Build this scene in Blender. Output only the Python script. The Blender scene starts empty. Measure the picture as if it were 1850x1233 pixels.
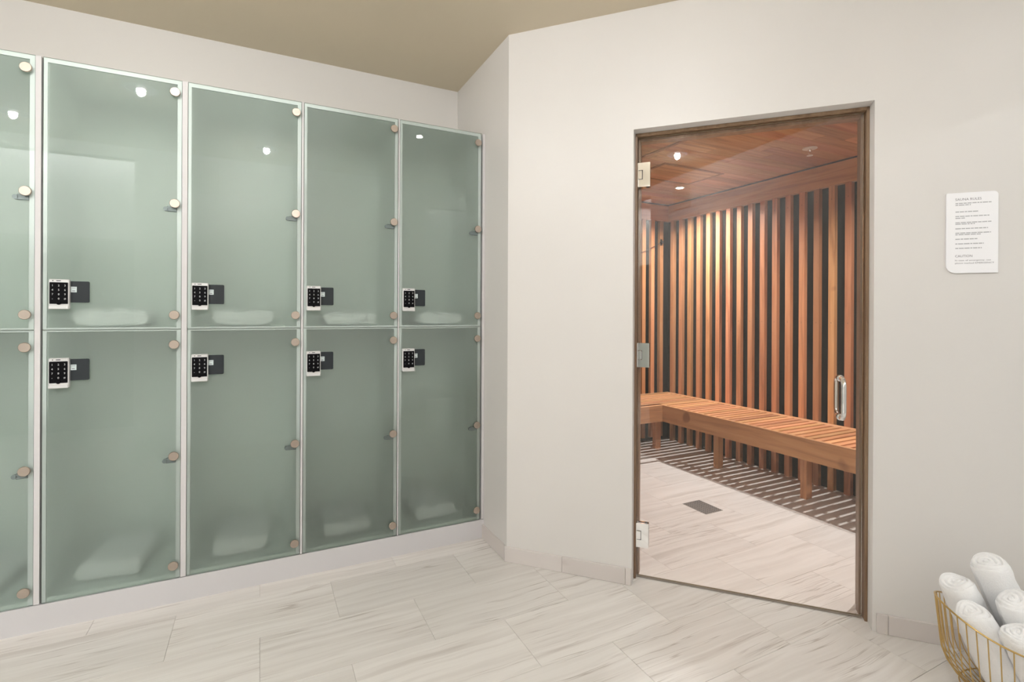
import bpy, bmesh, math, random
from mathutils import Vector, Matrix, noise

random.seed(7)
C = bpy.context.scene.collection
sc = bpy.context.scene
PI = math.pi

# ------------------------------------------------------------------ camera, world, exposure
F_PX, CY_PX = 912.38, 566.0
YAW, ROLL = 0.46201, 0.00462
cam_d = bpy.data.cameras.new('camera')
cam = bpy.data.objects.new('camera', cam_d)
C.objects.link(cam)
w = Vector((math.sin(YAW), math.cos(YAW), -0.000235)).normalized()
r0 = Vector((math.cos(YAW), -math.sin(YAW), 0))
u0 = Vector((0, 0, 1))
r = r0 * math.cos(ROLL) + u0 * math.sin(ROLL)
u = u0 * math.cos(ROLL) - r0 * math.sin(ROLL)
M = Matrix.Identity(4)
for i in range(3):
    M[i][0], M[i][1], M[i][2] = r[i], u[i], -w[i]
M.translation = (0, 0, 1.25)
cam.matrix_world = M
cam_d.sensor_width = 36.0
cam_d.sensor_fit = 'HORIZONTAL'
cam_d.lens = F_PX / 1850 * 36.0
cam_d.shift_y = (CY_PX - 616.5) / 1850
cam_d.clip_start = 0.02
sc.camera = cam

wd = bpy.data.worlds.new('world')
sc.world = wd
wd.use_nodes = True
wd.node_tree.nodes['Background'].inputs[0].default_value = (0.8, 0.85, 1, 1)
wd.node_tree.nodes['Background'].inputs[1].default_value = 0.0

sc.view_settings.view_transform = 'Standard'
sc.view_settings.look = 'None'
sc.view_settings.gamma = 1
sc.view_settings.use_curve_mapping = False
sc.view_settings.exposure = 0.0

ROOM_LAMP_W = (26.5, -0.5, 51.0, 27.0, -1.5)      # each recessed downlight of the locker room
SAUNA_LAMP_W = 28.0
HALL_COVE_FILL_W = 56.0
HALL_FILL_W = 15.0
HALL_LAMP_W = 14.0
WARM = (1.0, 0.993, 0.982)

# room measures (metres)
HZ = 2.6525             # ceiling of the locker room
YG = 2.582              # front face of the locker glass
CORNER = Vector((1.115, 2.288, 0))   # outside corner of the return wall
TH = 0.82474
NV = Vector((math.sin(TH), math.cos(TH), 0))     # into the sauna
TX = Vector((NV.y, -NV.x, 0))                    # along the door wall, to the right
WALL_ROT = math.atan2(TX.y, TX.x)
DOOR0 = Vector((1.5350, 1.8339, 0))              # left foot of the door opening
S0 = (DOOR0 - CORNER).dot(TX)
DW, DH = 0.933, 2.098
SZ = 2.331              # sauna ceiling
SX, SY = 3.63, 3.81     # front faces of the sauna slats
ROOM_LAMPS = [(-0.68, 1.27), (1.12, 1.26), (0.04, 0.34), (-1.57, 0.40), (2.05, 0.06)]
SAUNA_LAMPS = [(3.207, 3.231), (3.08, 1.47)]
HALL_LAMPS = [(-2.3, -1.1), (-1.2, -1.1)]


def area(name, loc, size, power, color, shape='DISK', rot=(0, 0, 0), size_y=None, spread=None):
    d = bpy.data.lights.new(name, 'AREA')
    d.shape = shape
    d.size = size
    if size_y:
        d.size_y = size_y
    d.energy = power
    d.color = color
    if spread:
        d.spread = spread
    o = bpy.data.objects.new(name, d)
    C.objects.link(o)
    o.location = loc
    o.rotation_euler = rot
    return o


for (x, y), pw in zip(ROOM_LAMPS, ROOM_LAMP_W):
    if pw < 0:          # shielded downlights next to the door wall; the others shine from their bulbs
        area('room_lamp', (x, y, HZ - 0.016), 0.05, -pw, WARM)
for (x, y), k in zip(SAUNA_LAMPS, (1.0, 0.72)):
    area('sauna_lamp', (x, y, SZ - 0.012), 0.03, SAUNA_LAMP_W * k, (1.0, 0.985, 0.99), spread=math.radians(142))
for x, y in HALL_LAMPS:
    area('hall_lamp', (x, y, 2.985), 0.10, HALL_LAMP_W, WARM)
for px, k in ((-1.9, 1.0), (2.3, 0.5)):
    area('hall_fill', (px, -1.05, 2.98), 1.9, HALL_FILL_W * k, (0.97, 0.99, 1.0), 'RECTANGLE', (0, 0, 0), 1.2)  # added soft fill, no fixture stands for it in the hall ceiling
for px, ln in ((-1.9, 2.4), (2.35, 1.6)):
    area('hall_cove_and_fill', (px, -1.84, 2.97), ln, HALL_COVE_FILL_W * ln / 2.4 * (1 if px < 0 else 0.5), (0.97, 0.99, 1.0), 'RECTANGLE', (0, 0, 0), 0.05)  # left: cove wash mirrored in the lockers; right: added fill


# ------------------------------------------------------------------ materials
def mat(name):
    m = bpy.data.materials.new(name)
    m.use_nodes = True
    nt = m.node_tree
    return m, nt, nt.nodes['Principled BSDF']


def plain(name, col, rough=0.5, metal=0.0, spec=0.5, coat=0.0):
    m, nt, b = mat(name)
    b.inputs['Base Color'].default_value = (*col, 1)
    b.inputs['Roughness'].default_value = rough
    b.inputs['Metallic'].default_value = metal
    b.inputs['Specular IOR Level'].default_value = spec
    b.inputs['Coat Weight'].default_value = coat
    return m


def N(nt, kind, **kw):
    n = nt.nodes.new(kind)
    for k, v in kw.items():
        if k in n.inputs:
            n.inputs[k].default_value = v
        else:
            setattr(n, k, v)
    return n


def ramp(nt, stops):
    n = nt.nodes.new('ShaderNodeValToRGB')
    e = n.color_ramp.elements
    while len(e) < len(stops):
        e.new(0.5)
    for el, (p, c) in zip(e, stops):
        el.position = p
        el.color = (*c, 1)
    return n


def paint(name, col, rough):
    m, nt, b = mat(name)
    tc = N(nt, 'ShaderNodeTexCoord')
    n1 = N(nt, 'ShaderNodeTexNoise', Scale=1.3, Detail=3.0)
    nt.links.new(tc.outputs['Object'], n1.inputs['Vector'])
    k = 0.965
    rp = ramp(nt, [(0.35, tuple(c * k for c in col)), (0.65, col)])
    nt.links.new(n1.outputs['Fac'], rp.inputs[0])
    nt.links.new(rp.outputs[0], b.inputs['Base Color'])
    b.inputs['Roughness'].default_value = rough
    n2 = N(nt, 'ShaderNodeTexNoise', Scale=140.0, Detail=2.0)
    nt.links.new(tc.outputs['Object'], n2.inputs['Vector'])
    bp = N(nt, 'ShaderNodeBump', Strength=0.04, Distance=0.002)
    nt.links.new(n2.outputs['Fac'], bp.inputs['Height'])
    nt.links.new(bp.outputs[0], b.inputs['Normal'])
    return m


def rand_vec(nt, tc, scale_rand=37.0):
    """object coordinates shifted by a random amount per object"""
    oi = N(nt, 'ShaderNodeObjectInfo')
    mul = N(nt, 'ShaderNodeMath', operation='MULTIPLY')
    mul.inputs[1].default_value = scale_rand
    nt.links.new(oi.outputs['Random'], mul.inputs[0])
    cb = N(nt, 'ShaderNodeCombineXYZ')
    for k in range(3):
        nt.links.new(mul.outputs[0], cb.inputs[k])
    ad = N(nt, 'ShaderNodeVectorMath', operation='ADD')
    nt.links.new(tc.outputs['Object'], ad.inputs[0])
    nt.links.new(cb.outputs[0], ad.inputs[1])
    return oi, ad.outputs[0]


def stone(name, light, dark, vein, axis=0, rough=0.32):
    """pale vein-cut marble: streaks along one axis, different on each tile"""
    m, nt, b = mat(name)
    tc = N(nt, 'ShaderNodeTexCoord')
    oi, vec = rand_vec(nt, tc)
    # slight wave so that the veins drift across the tile
    wv = N(nt, 'ShaderNodeTexNoise', Scale=2.6, Detail=2.0)
    nt.links.new(vec, wv.inputs['Vector'])
    sub = N(nt, 'ShaderNodeVectorMath', operation='MULTIPLY_ADD')
    nt.links.new(wv.outputs['Color'], sub.inputs[0])
    sub.inputs[1].default_value = (0.0, 0.05, 0.0) if axis == 0 else (0.05, 0, 0)
    nt.links.new(vec, sub.inputs[2])
    mp = N(nt, 'ShaderNodeMapping')
    mp.inputs['Scale'].default_value = (0.55, 14, 1) if axis == 0 else (14, 0.55, 1)
    mp.inputs['Rotation'].default_value = (0, 0, 0.04)
    nt.links.new(sub.outputs[0], mp.inputs['Vector'])
    n1 = N(nt, 'ShaderNodeTexNoise', Scale=1.0, Detail=4.0, Roughness=0.55)
    nt.links.new(mp.outputs[0], n1.inputs['Vector'])
    rp = ramp(nt, [(0.30, dark), (0.44, light), (0.58, tuple(0.5 * (a + c) for a, c in zip(light, dark))), (0.70, light)])
    nt.links.new(n1.outputs['Fac'], rp.inputs[0])
    mp2 = N(nt, 'ShaderNodeMapping')
    mp2.inputs['Scale'].default_value = (0.5, 17, 1) if axis == 0 else (17, 0.5, 1)
    mp2.inputs['Location'].default_value = (5, 3, 1)
    nt.links.new(sub.outputs[0], mp2.inputs['Vector'])
    n2 = N(nt, 'ShaderNodeTexNoise', Scale=0.8, Detail=5.0, Roughness=0.6)
    nt.links.new(mp2.outputs[0], n2.inputs['Vector'])
    rp2 = ramp(nt, [(0.485, (0, 0, 0)), (0.5, (1, 1, 1)), (0.515, (0, 0, 0))])
    nt.links.new(n2.outputs['Fac'], rp2.inputs[0])
    n3 = N(nt, 'ShaderNodeTexNoise', Scale=3.0, Detail=1.0)
    nt.links.new(vec, n3.inputs['Vector'])
    rp3 = ramp(nt, [(0.42, (0, 0, 0)), (0.62, (0.8, 0.8, 0.8))])
    nt.links.new(n3.outputs['Fac'], rp3.inputs[0])
    ml = N(nt, 'ShaderNodeMath', operation='MULTIPLY')
    nt.links.new(rp2.outputs[0], ml.inputs[0])
    nt.links.new(rp3.outputs[0], ml.inputs[1])
    mx = N(nt, 'ShaderNodeMix', data_type='RGBA')
    nt.links.new(ml.outputs[0], mx.inputs[0])
    nt.links.new(rp.outputs[0], mx.inputs[6])
    mx.inputs[7].default_value = (*vein, 1)
    # tone of the whole tile
    hs = N(nt, 'ShaderNodeHueSaturation')
    mr = N(nt, 'ShaderNodeMapRange')
    mr.inputs['To Min'].default_value = 0.95
    mr.inputs['To Max'].default_value = 1.03
    nt.links.new(oi.outputs['Random'], mr.inputs['Value'])
    nt.links.new(mr.outputs[0], hs.inputs['Value'])
    nt.links.new(mx.outputs[2], hs.inputs['Color'])
    nt.links.new(hs.outputs[0], b.inputs['Base Color'])
    b.inputs['Roughness'].default_value = rough
    return m


def cedar(name, axis, tone=1.0, rough=0.45, cols=((0.36, 0.155, 0.065), (0.58, 0.28, 0.125), (0.66, 0.35, 0.175))):
    m, nt, b = mat(name)
    tc = N(nt, 'ShaderNodeTexCoord')
    oi, vec = rand_vec(nt, tc, 53.0)
    mp = N(nt, 'ShaderNodeMapping')
    s = [26.0, 26.0, 26.0]
    s[axis] = 1.6
    mp.inputs['Scale'].default_value = s
    nt.links.new(vec, mp.inputs['Vector'])
    n1 = N(nt, 'ShaderNodeTexNoise', Scale=1.0, Detail=5.0, Roughness=0.6, Distortion=0.6)
    nt.links.new(mp.outputs[0], n1.inputs['Vector'])
    a, c, d = [tuple(k * tone for k in col) for col in cols]
    rp = ramp(nt, [(0.28, a), (0.5, c), (0.72, d)])
    nt.links.new(n1.outputs['Fac'], rp.inputs[0])
    # knots, rare
    n4 = N(nt, 'ShaderNodeTexNoise', Scale=5.0, Detail=1.0)
    nt.links.new(vec, n4.inputs['Vector'])
    rk = ramp(nt, [(0.74, (1, 1, 1)), (0.80, (0.55, 0.45, 0.4))])
    nt.links.new(n4.outputs['Fac'], rk.inputs[0])
    mu = N(nt, 'ShaderNodeMix', data_type='RGBA', blend_type='MULTIPLY')
    mu.inputs[0].default_value = 1.0
    nt.links.new(rp.outputs[0], mu.inputs[6])
    nt.links.new(rk.outputs[0], mu.inputs[7])
    hs = N(nt, 'ShaderNodeHueSaturation')
    rv = ramp(nt, [(0.0, (0.72,) * 3), (0.35, (0.95,) * 3), (0.7, (1.05,) * 3), (1.0, (1.28,) * 3)])
    nt.links.new(oi.outputs['Random'], rv.inputs[0])
    nt.links.new(rv.outputs[0], hs.inputs['Value'])
    mm = N(nt, 'ShaderNodeMath', operation='MULTIPLY')
    mm.inputs[1].default_value = 7.31
    fr = N(nt, 'ShaderNodeMath', operation='FRACT')
    nt.links.new(oi.outputs['Random'], mm.inputs[0])
    nt.links.new(mm.outputs[0], fr.inputs[0])
    mh = N(nt, 'ShaderNodeMapRange')
    mh.inputs['To Min'].default_value = 0.488
    mh.inputs['To Max'].default_value = 0.508
    nt.links.new(fr.outputs[0], mh.inputs['Value'])
    nt.links.new(mh.outputs[0], hs.inputs['Hue'])
    nt.links.new(mu.outputs[2], hs.inputs['Color'])
    nt.links.new(hs.outputs[0], b.inputs['Base Color'])
    b.inputs['Roughness'].default_value = rough
    bp = N(nt, 'ShaderNodeBump', Strength=0.12, Distance=0.002)
    nt.links.new(n1.outputs['Fac'], bp.inputs['Height'])
    nt.links.new(bp.outputs[0], b.inputs['Normal'])
    return m


def towel_mat(name):
    m, nt, b = mat(name)
    b.inputs['Base Color'].default_value = (0.94, 0.94, 0.94, 1)
    b.inputs['Roughness'].default_value = 0.95
    b.inputs['Specular IOR Level'].default_value = 0.1
    b.inputs['Sheen Weight'].default_value = 0.25
    tc = N(nt, 'ShaderNodeTexCoord')
    n1 = N(nt, 'ShaderNodeTexNoise', Scale=260.0, Detail=3.0)
    n2 = N(nt, 'ShaderNodeTexNoise', Scale=38.0, Detail=3.0)
    nt.links.new(tc.outputs['Object'], n1.inputs['Vector'])
    nt.links.new(tc.outputs['Object'], n2.inputs['Vector'])
    ad = N(nt, 'ShaderNodeMath', operation='ADD')
    nt.links.new(n1.outputs['Fac'], ad.inputs[0])
    nt.links.new(n2.outputs['Fac'], ad.inputs[1])
    bp = N(nt, 'ShaderNodeBump', Strength=0.5, Distance=0.004)
    nt.links.new(ad.outputs[0], bp.inputs['Height'])
    nt.links.new(bp.outputs[0], b.inputs['Normal'])
    return m


def fresnel_clear(nt, tint, boost=1.0):
    tr = N(nt, 'ShaderNodeBsdfTransparent')
    tr.inputs['Color'].default_value = (*tint, 1)
    gl = N(nt, 'ShaderNodeBsdfGlossy')
    gl.inputs['Roughness'].default_value = 0.0
    fr = N(nt, 'ShaderNodeFresnel', IOR=1.5)
    mx = N(nt, 'ShaderNodeMixShader')
    nt.links.new(fr.outputs[0], mx.inputs[0])
    nt.links.new(tr.outputs[0], mx.inputs[1])
    nt.links.new(gl.outputs[0], mx.inputs[2])
    return mx


def frost_front():
    m, nt, b = mat('locker_glass_face')
    mx = fresnel_clear(nt, (0.95, 0.985, 0.964))
    nt.links.new(mx.outputs[0], nt.nodes['Material Output'].inputs[0])
    return m


def frost_back():
    """acid-etched inner face: part clear, part softly scattering"""
    m, nt, b = mat('locker_glass_etched')
    tr = N(nt, 'ShaderNodeBsdfTransparent')
    tr.inputs['Color'].default_value = (0.96, 0.99, 0.97, 1)
    rf = N(nt, 'ShaderNodeBsdfRefraction', IOR=1.12, Roughness=0.72)
    rf.inputs['Color'].default_value = (0.96, 0.99, 0.97, 1)
    tl = N(nt, 'ShaderNodeBsdfTranslucent')
    tl.inputs['Color'].default_value = (0.90, 0.97, 0.93, 1)
    df = N(nt, 'ShaderNodeBsdfDiffuse')
    df.inputs['Color'].default_value = (0.96, 0.985, 0.965, 1)
    def mix(f, x, y):
        k = N(nt, 'ShaderNodeMixShader')
        k.inputs[0].default_value = f
        nt.links.new(x.outputs[0], k.inputs[1])
        nt.links.new(y.outputs[0], k.inputs[2])
        return k
    veil = mix(0.68, tl, df)
    clear = mix(0.62, tr, rf)
    out = mix(0.36, clear, veil)
    nt.links.new(out.outputs[0], nt.nodes['Material Output'].inputs[0])
    return m


def door_glass():
    m, nt, b = mat('door_glass')
    out = nt.nodes['Material Output']
    tr = N(nt, 'ShaderNodeBsdfTransparent')
    tr.inputs['Color'].default_value = (0.965, 0.96, 0.945, 1)
    gl = N(nt, 'ShaderNodeBsdfGlossy')
    gl.inputs['Roughness'].default_value = 0.0
    gl.inputs['Color'].default_value = (1, 1, 1, 1)
    fr = N(nt, 'ShaderNodeFresnel')
    fr.inputs['IOR'].default_value = 1.5
    mx = N(nt, 'ShaderNodeMixShader')
    nt.links.new(fr.outputs[0], mx.inputs[0])
    nt.links.new(tr.outputs[0], mx.inputs[1])
    nt.links.new(gl.outputs[0], mx.inputs[2])
    nt.links.new(mx.outputs[0], out.inputs[0])
    return m


def emit(name, col, strength):
    m, nt, b = mat(name)
    b.inputs['Base Color'].default_value = (0.8, 0.8, 0.8, 1)
    b.inputs['Emission Color'].default_value = (*col, 1)
    b.inputs['Emission Strength'].default_value = strength
    return m


M_WALL = paint('wall_paint_cream', (0.735, 0.712, 0.685), 0.40)
M_CEIL = paint('ceiling_paint_cream', (0.74, 0.65, 0.50), 0.6)
M_HALL = paint('hall_paint_white', (0.78, 0.78, 0.76), 0.6)
M_BACK = paint('pale_paint', (0.84, 0.83, 0.81), 0.6)  # wall behind the camera, made paler to bounce light onto the lockers
M_STONE = stone('floor_marble', (0.765, 0.735, 0.70), (0.60, 0.56, 0.52), (0.40, 0.35, 0.31))
M_STONE_B = stone('baseboard_marble', (0.70, 0.655, 0.63), (0.59, 0.535, 0.505), (0.50, 0.44, 0.42))
M_GROUT = plain('grout', (0.62, 0.585, 0.54), 0.8)
M_MEL = plain('white_melamine', (0.88, 0.885, 0.88), 0.4)
M_IN = plain('locker_interior_pale_green', (0.80, 0.855, 0.81), 0.45)
M_POST = plain('post_laminate', (0.64, 0.625, 0.625), 0.45)
M_STRIP = plain('white_glass_border', (0.80, 0.835, 0.82), 0.5)
M_PLINTH = plain('white_plinth_laminate', (0.62, 0.605, 0.615), 0.45)
M_GAP = plain('joint_and_shade_dark', (0.05, 0.04, 0.04), 0.7)  # fills joints; also stands in for shade in thin gaps
M_FF, M_FB = frost_front(), frost_back()
M_EDGE = plain('glass_edge_green', (0.62, 0.74, 0.68), 0.2)
M_NICKEL = plain('satin_nickel', (0.50, 0.425, 0.365), 0.42, 1.0)
M_ARM = plain('hinge_grey', (0.34, 0.38, 0.39), 0.4, 0.0)
M_SILV = plain('silver_keypad_body', (0.74, 0.74, 0.74), 0.35, 0.35)
M_BLK = plain('black_keypad_glass', (0.004, 0.004, 0.005), 0.4, spec=0.08)
M_PLATE = plain('charcoal_lock_plate', (0.026, 0.031, 0.035), 0.5, spec=0.25)
M_DIGIT = plain('keypad_digit_grey', (0.62, 0.63, 0.64), 0.5)
M_STICK = plain('sticker_white', (0.62, 0.70, 0.70), 0.5)
M_INK = plain('ink_grey', (0.22, 0.21, 0.23), 0.7)
M_SIGN = plain('sign_acrylic', (0.93, 0.93, 0.95), 0.3)
M_CEDZ = cedar('cedar_upright', 2)
M_CEDX = cedar('cedar_along_x', 0)
M_CEDY = cedar('cedar_along_y', 1)
M_CEIL_W = cedar('cedar_ceiling', 0, 0.86)
M_JAMB = cedar('cedar_jamb', 2, 0.8, cols=((0.22, 0.13, 0.07), (0.34, 0.22, 0.13), (0.42, 0.29, 0.18)))
M_BATT = cedar('cedar_batten', 2, 0.55)
M_FELT = plain('black_felt', (0.012, 0.011, 0.010), 0.95, spec=0.1)
M_SCREW = plain('screw_dark', (0.05, 0.03, 0.02), 0.5)
M_DGLASS = door_glass()
M_DEDGE = plain('door_glass_edge', (0.20, 0.17, 0.11), 0.15)
M_CHROME = plain('chrome', (0.88, 0.88, 0.88), 0.05, 1.0)
M_STEEL = plain('steel_drain', (0.36, 0.35, 0.33), 0.4, 0.7)
M_HOLE = plain('drain_hole', (0.02, 0.02, 0.02), 0.8)
M_BRASS = plain('brass_wire', (0.62, 0.43, 0.17), 0.28, 1.0)
M_TOWEL = towel_mat('white_terry')
M_WHITE = plain('white_enamel', (0.82, 0.81, 0.79), 0.4)
M_SPRK = plain('sprinkler_plate', (0.80, 0.76, 0.70), 0.4)
M_LENS = emit('lamp_lens', (1.0, 0.98, 0.95), 28.0)
M_LENS_S = emit('sauna_lamp_lens', (1.0, 0.93, 0.84), 25.0)
M_REFL = plain('lamp_reflector', (0.85, 0.85, 0.85), 0.25, 0.6)
M_GRILLE = plain('grille_enamel', (0.66, 0.64, 0.58), 0.5)
M_CAB = plain('cabinet_grey_green', (0.34, 0.36, 0.32), 0.5)
M_CABLE = plain('black_rubber', (0.012, 0.012, 0.012), 0.5)


# ------------------------------------------------------------------ mesh helpers
class MB:
    """collects shapes, then links them as one mesh object"""

    def __init__(s):
        s.v, s.f, s.m, s.sm = [], [], [], []

    def add(s, verts, faces, mi=0, smooth=False):
        o = len(s.v)
        s.v += [tuple(p) for p in verts]
        for f in faces:
            s.f.append([i + o for i in f])
            s.m.append(mi)
            s.sm.append(smooth)

    def box(s, lo, hi, mi=0, ch=0.0):
        x0, y0, z0 = lo
        x1, y1, z1 = hi
        if ch <= 0:
            v = [(x0, y0, z0), (x1, y0, z0), (x1, y1, z0), (x0, y1, z0), (x0, y0, z1), (x1, y0, z1), (x1, y1, z1), (x0, y1, z1)]
            s.add(v, [(0, 3, 2, 1), (4, 5, 6, 7), (0, 1, 5, 4), (1, 2, 6, 5), (2, 3, 7, 6), (3, 0, 4, 7)], mi)
            return
        bm = bmesh.new()
        bmesh.ops.create_cube(bm, size=1.0)
        for q in bm.verts:
            q.co = Vector(((x0 + x1) / 2 + q.co.x * (x1 - x0), (y0 + y1) / 2 + q.co.y * (y1 - y0), (z0 + z1) / 2 + q.co.z * (z1 - z0)))
        bmesh.ops.bevel(bm, geom=bm.edges[:], offset=ch, segments=1, affect='EDGES')
        bm.verts.index_update()
        s.add([q.co[:] for q in bm.verts], [[q.index for q in f.verts] for f in bm.faces], mi)
        bm.free()

    def prism(s, outline, y0, y1, mi=0, mi_side=None):
        """outline in x,z (counter-clockwise seen from -y), from y0 (front) to y1"""
        n = len(outline)
        v = [(x, y0, z) for x, z in outline] + [(x, y1, z) for x, z in outline]
        s.add(v, [list(range(n)), list(range(2 * n - 1, n - 1, -1))], mi)
        s.add(v, [(i, i + n, (i + 1) % n + n, (i + 1) % n) for i in range(n)], mi if mi_side is None else mi_side)

    def lathe(s, prof, n=24, axis='z', origin=(0, 0, 0), mi=0, smooth=True, cap=True):
        """profile of (radius, height)"""
        v, f = [], []
        for rr, hh in prof:
            for k in range(n):
                a = 2 * PI * k / n
                c, d = rr * math.cos(a), rr * math.sin(a)
                p = {'z': (c, d, hh), 'y': (c, hh, -d), 'x': (hh, c, d)}[axis]
                v.append((p[0] + origin[0], p[1] + origin[1], p[2] + origin[2]))
        m = len(prof)
        for j in range(m - 1):
            for k in range(n):
                f.append((j * n + k, j * n + (k + 1) % n, (j + 1) * n + (k + 1) % n, (j + 1) * n + k))
        s.add(v, f, mi, smooth)
        if cap:
            s.add(v, [list(range(n - 1, -1, -1)), list(range((m - 1) * n, m * n))], mi)

    def tube(s, pts, rad, n=8, mi=0, closed=False, cap=True):
        pts = [Vector(p) for p in pts]
        m = len(pts)
        v, f = [], []
        ref = None
        for i, p in enumerate(pts):
            a = pts[(i - 1) % m] if closed or i > 0 else p
            b = pts[(i + 1) % m] if closed or i < m - 1 else p
            t = (b - a).normalized()
            if ref is None:
                ref = t.orthogonal().normalized()
            ref = (ref - t * ref.dot(t)).normalized()
            bi = t.cross(ref)
            for k in range(n):
                q = 2 * PI * k / n
                v.append(p + (ref * math.cos(q) + bi * math.sin(q)) * rad)
        last = m if closed else m - 1
        for j in range(last):
            jj = (j + 1) % m
            for k in range(n):
                f.append((j * n + k, j * n + (k + 1) % n, jj * n + (k + 1) % n, jj * n + k))
        s.add(v, f, mi, True)
        if cap and not closed:
            s.add(v, [list(range(n - 1, -1, -1)), list(range((m - 1) * n, m * n))], mi)

    def data(s, name, mats):
        me = bpy.data.meshes.new(name)
        me.from_pydata(s.v, [], s.f)
        for m in (mats if isinstance(mats, (list, tuple)) else [mats]):
            me.materials.append(m)
        me.polygons.foreach_set('material_index', s.m)
        me.polygons.foreach_set('use_smooth', s.sm)
        me.update()
        bm = bmesh.new()
        bm.from_mesh(me)
        bmesh.ops.recalc_face_normals(bm, faces=bm.faces[:])
        bm.to_mesh(me)
        bm.free()
        return me

    def build(s, name, mats, parent=None, loc=(0, 0, 0), rot=0.0):
        return link(name, s.data(name, mats), parent, loc, rot)


def link(name, me, parent=None, loc=(0, 0, 0), rot=0.0):
    o = bpy.data.objects.new(name, me)
    C.objects.link(o)
    o.location = loc
    o.rotation_euler = (0, 0, rot)
    if parent:
        o.parent = parent
    return o


def empty(name, loc=(0, 0, 0), rot=0.0):
    o = bpy.data.objects.new(name, None)
    C.objects.link(o)
    o.location = loc
    o.rotation_euler = (0, 0, rot)
    o.empty_display_size = 0.1
    return o


def tag(o, label=None, cat=None, group=None, kind=None):
    if label:
        o['label'] = label
    if cat:
        o['category'] = cat
    if group:
        o['group'] = group
    if kind:
        o['kind'] = kind
    return o


def struct(o, label, cat):
    return tag(o, label, cat, None, 'structure')


def copy_tree(o, parent=None):
    c = o.copy()
    C.objects.link(c)
    if parent:
        c.parent = parent
    for ch in list(o.children):
        copy_tree(ch, c)
    return c


def text_mesh(name, body, size, align='LEFT'):
    cu = bpy.data.curves.new(name, 'FONT')
    cu.body = body
    cu.size = size
    cu.align_x = align
    cu.resolution_u = 2
    tmp = bpy.data.objects.new(name, cu)
    C.objects.link(tmp)
    bpy.context.view_layer.update()
    me = bpy.data.meshes.new_from_object(tmp.evaluated_get(bpy.context.evaluated_depsgraph_get()))
    bpy.data.objects.remove(tmp)
    # text lies in x,y: stand it up to face -y
    for vv in me.vertices:
        vv.co = Vector((vv.co.x, 0, vv.co.y))
    me.update()
    me.name = name
    return me


# ------------------------------------------------------------------ floor
fl = MB()
fl.box((-3.3, -2.1, -0.06), (3.9, 4.2, -0.0025))
floor = struct(fl.build('floor', M_GROUT), 'pale vein-cut marble floor laid in long staggered tiles', 'floor')
TL, TWD = 0.6, 0.3075
tm = MB()
g = 0.0006
tm.box((-TL / 2 + g, -TWD / 2 + g, -0.012), (TL / 2 - g, TWD / 2 - g, 0), 0, 0.0004)
tile_me = tm.data('tile', M_STONE)
ny = 0
for row in range(-14, 8):
    yc = 1.8545 + TWD * (row - 0.5)
    if yc > 4.1 or yc < -2.0:
        continue
    off = 0.295 if row % 2 == 0 else 0.003      # row 0 lies between 1.547 and 1.854
    for k in range(-5, 7):
        xc = off + TL * (k + 0.5)
        if xc < -3.4 or xc > 3.95 :
            continue
        o = link('tile', tile_me, floor, (xc, yc, 0), PI if random.random() < 0.5 else 0)

# ------------------------------------------------------------------ locker room shell
m = MB()
m.box((-3.2, 3.027, 0), (1.20, 3.15, HZ))
struct(m.build('wall_left', M_WALL), 'cream painted wall behind and above the row of lockers', 'wall')
m = MB()
m.box((0, 0, 0), (0.12, 0.90, HZ))
struct(m.build('wall_return', M_WALL, None, (CORNER.x, CORNER.y, 0)), 'narrow cream return wall between lockers and sauna wall', 'wall')

wr = empty('wall_right', CORNER, WALL_ROT)
struct(wr, 'cream painted angled wall that holds the glass sauna door', 'wall')
WT = 0.15
m = MB()
m.box((0, 0, 0), (S0, WT, HZ))
m.box((S0 + DW, 0, 0), (3.55, WT, HZ))
m.box((S0, 0, DH), (S0 + DW, WT, HZ))
m.build('plaster', M_WALL, wr)

m = MB()
m.box((-3.3, -0.25, HZ), (3.7, 3.2, HZ + 0.1))
struct(m.build('ceiling', M_CEIL), 'flat cream ceiling of the locker room', 'ceiling')

# wall behind the camera with the hall opening (seen only as a reflection); right opening added for fill light
m = MB()
m.box((-0.97, -0.25, 0), (1.62, -0.15, HZ))
m.box((3.1, -0.25, 0), (3.75, -0.15, HZ))
m.box((1.62, -0.25, 2.40), (3.1, -0.15, HZ))
m.box((-3.3, -0.25, 2.55), (-0.97, -0.15, HZ + 0.45))
m.box((-0.97, -0.25, HZ), (3.75, -0.16, HZ + 0.45))
struct(m.build('wall_back', M_BACK), 'pale wall behind the camera, hall opening at left, added fill-light opening at right', 'wall')
m = MB()
m.box((-3.35, -2.1, 0), (-3.2, 3.15, 3.1))
struct(m.build('wall_far_left', M_WALL), 'cream wall at the far left end, out of view', 'wall')
m = MB()
m.box((-3.3, -2.0, 0), (3.8, -1.9, 3.1))
m.box((3.7, -1.9, 0), (3.8, -0.25, 3.1))
struct(m.build('wall_hall', M_HALL), 'white hall wall behind the camera, washed by a cove light', 'wall')
m = MB()
m.box((-3.3, -2.0, 3.0), (3.8, -0.25, 3.1))
struct(m.build('ceiling_hall', M_HALL), 'white ceiling of the hall behind the camera', 'ceiling')

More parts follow.
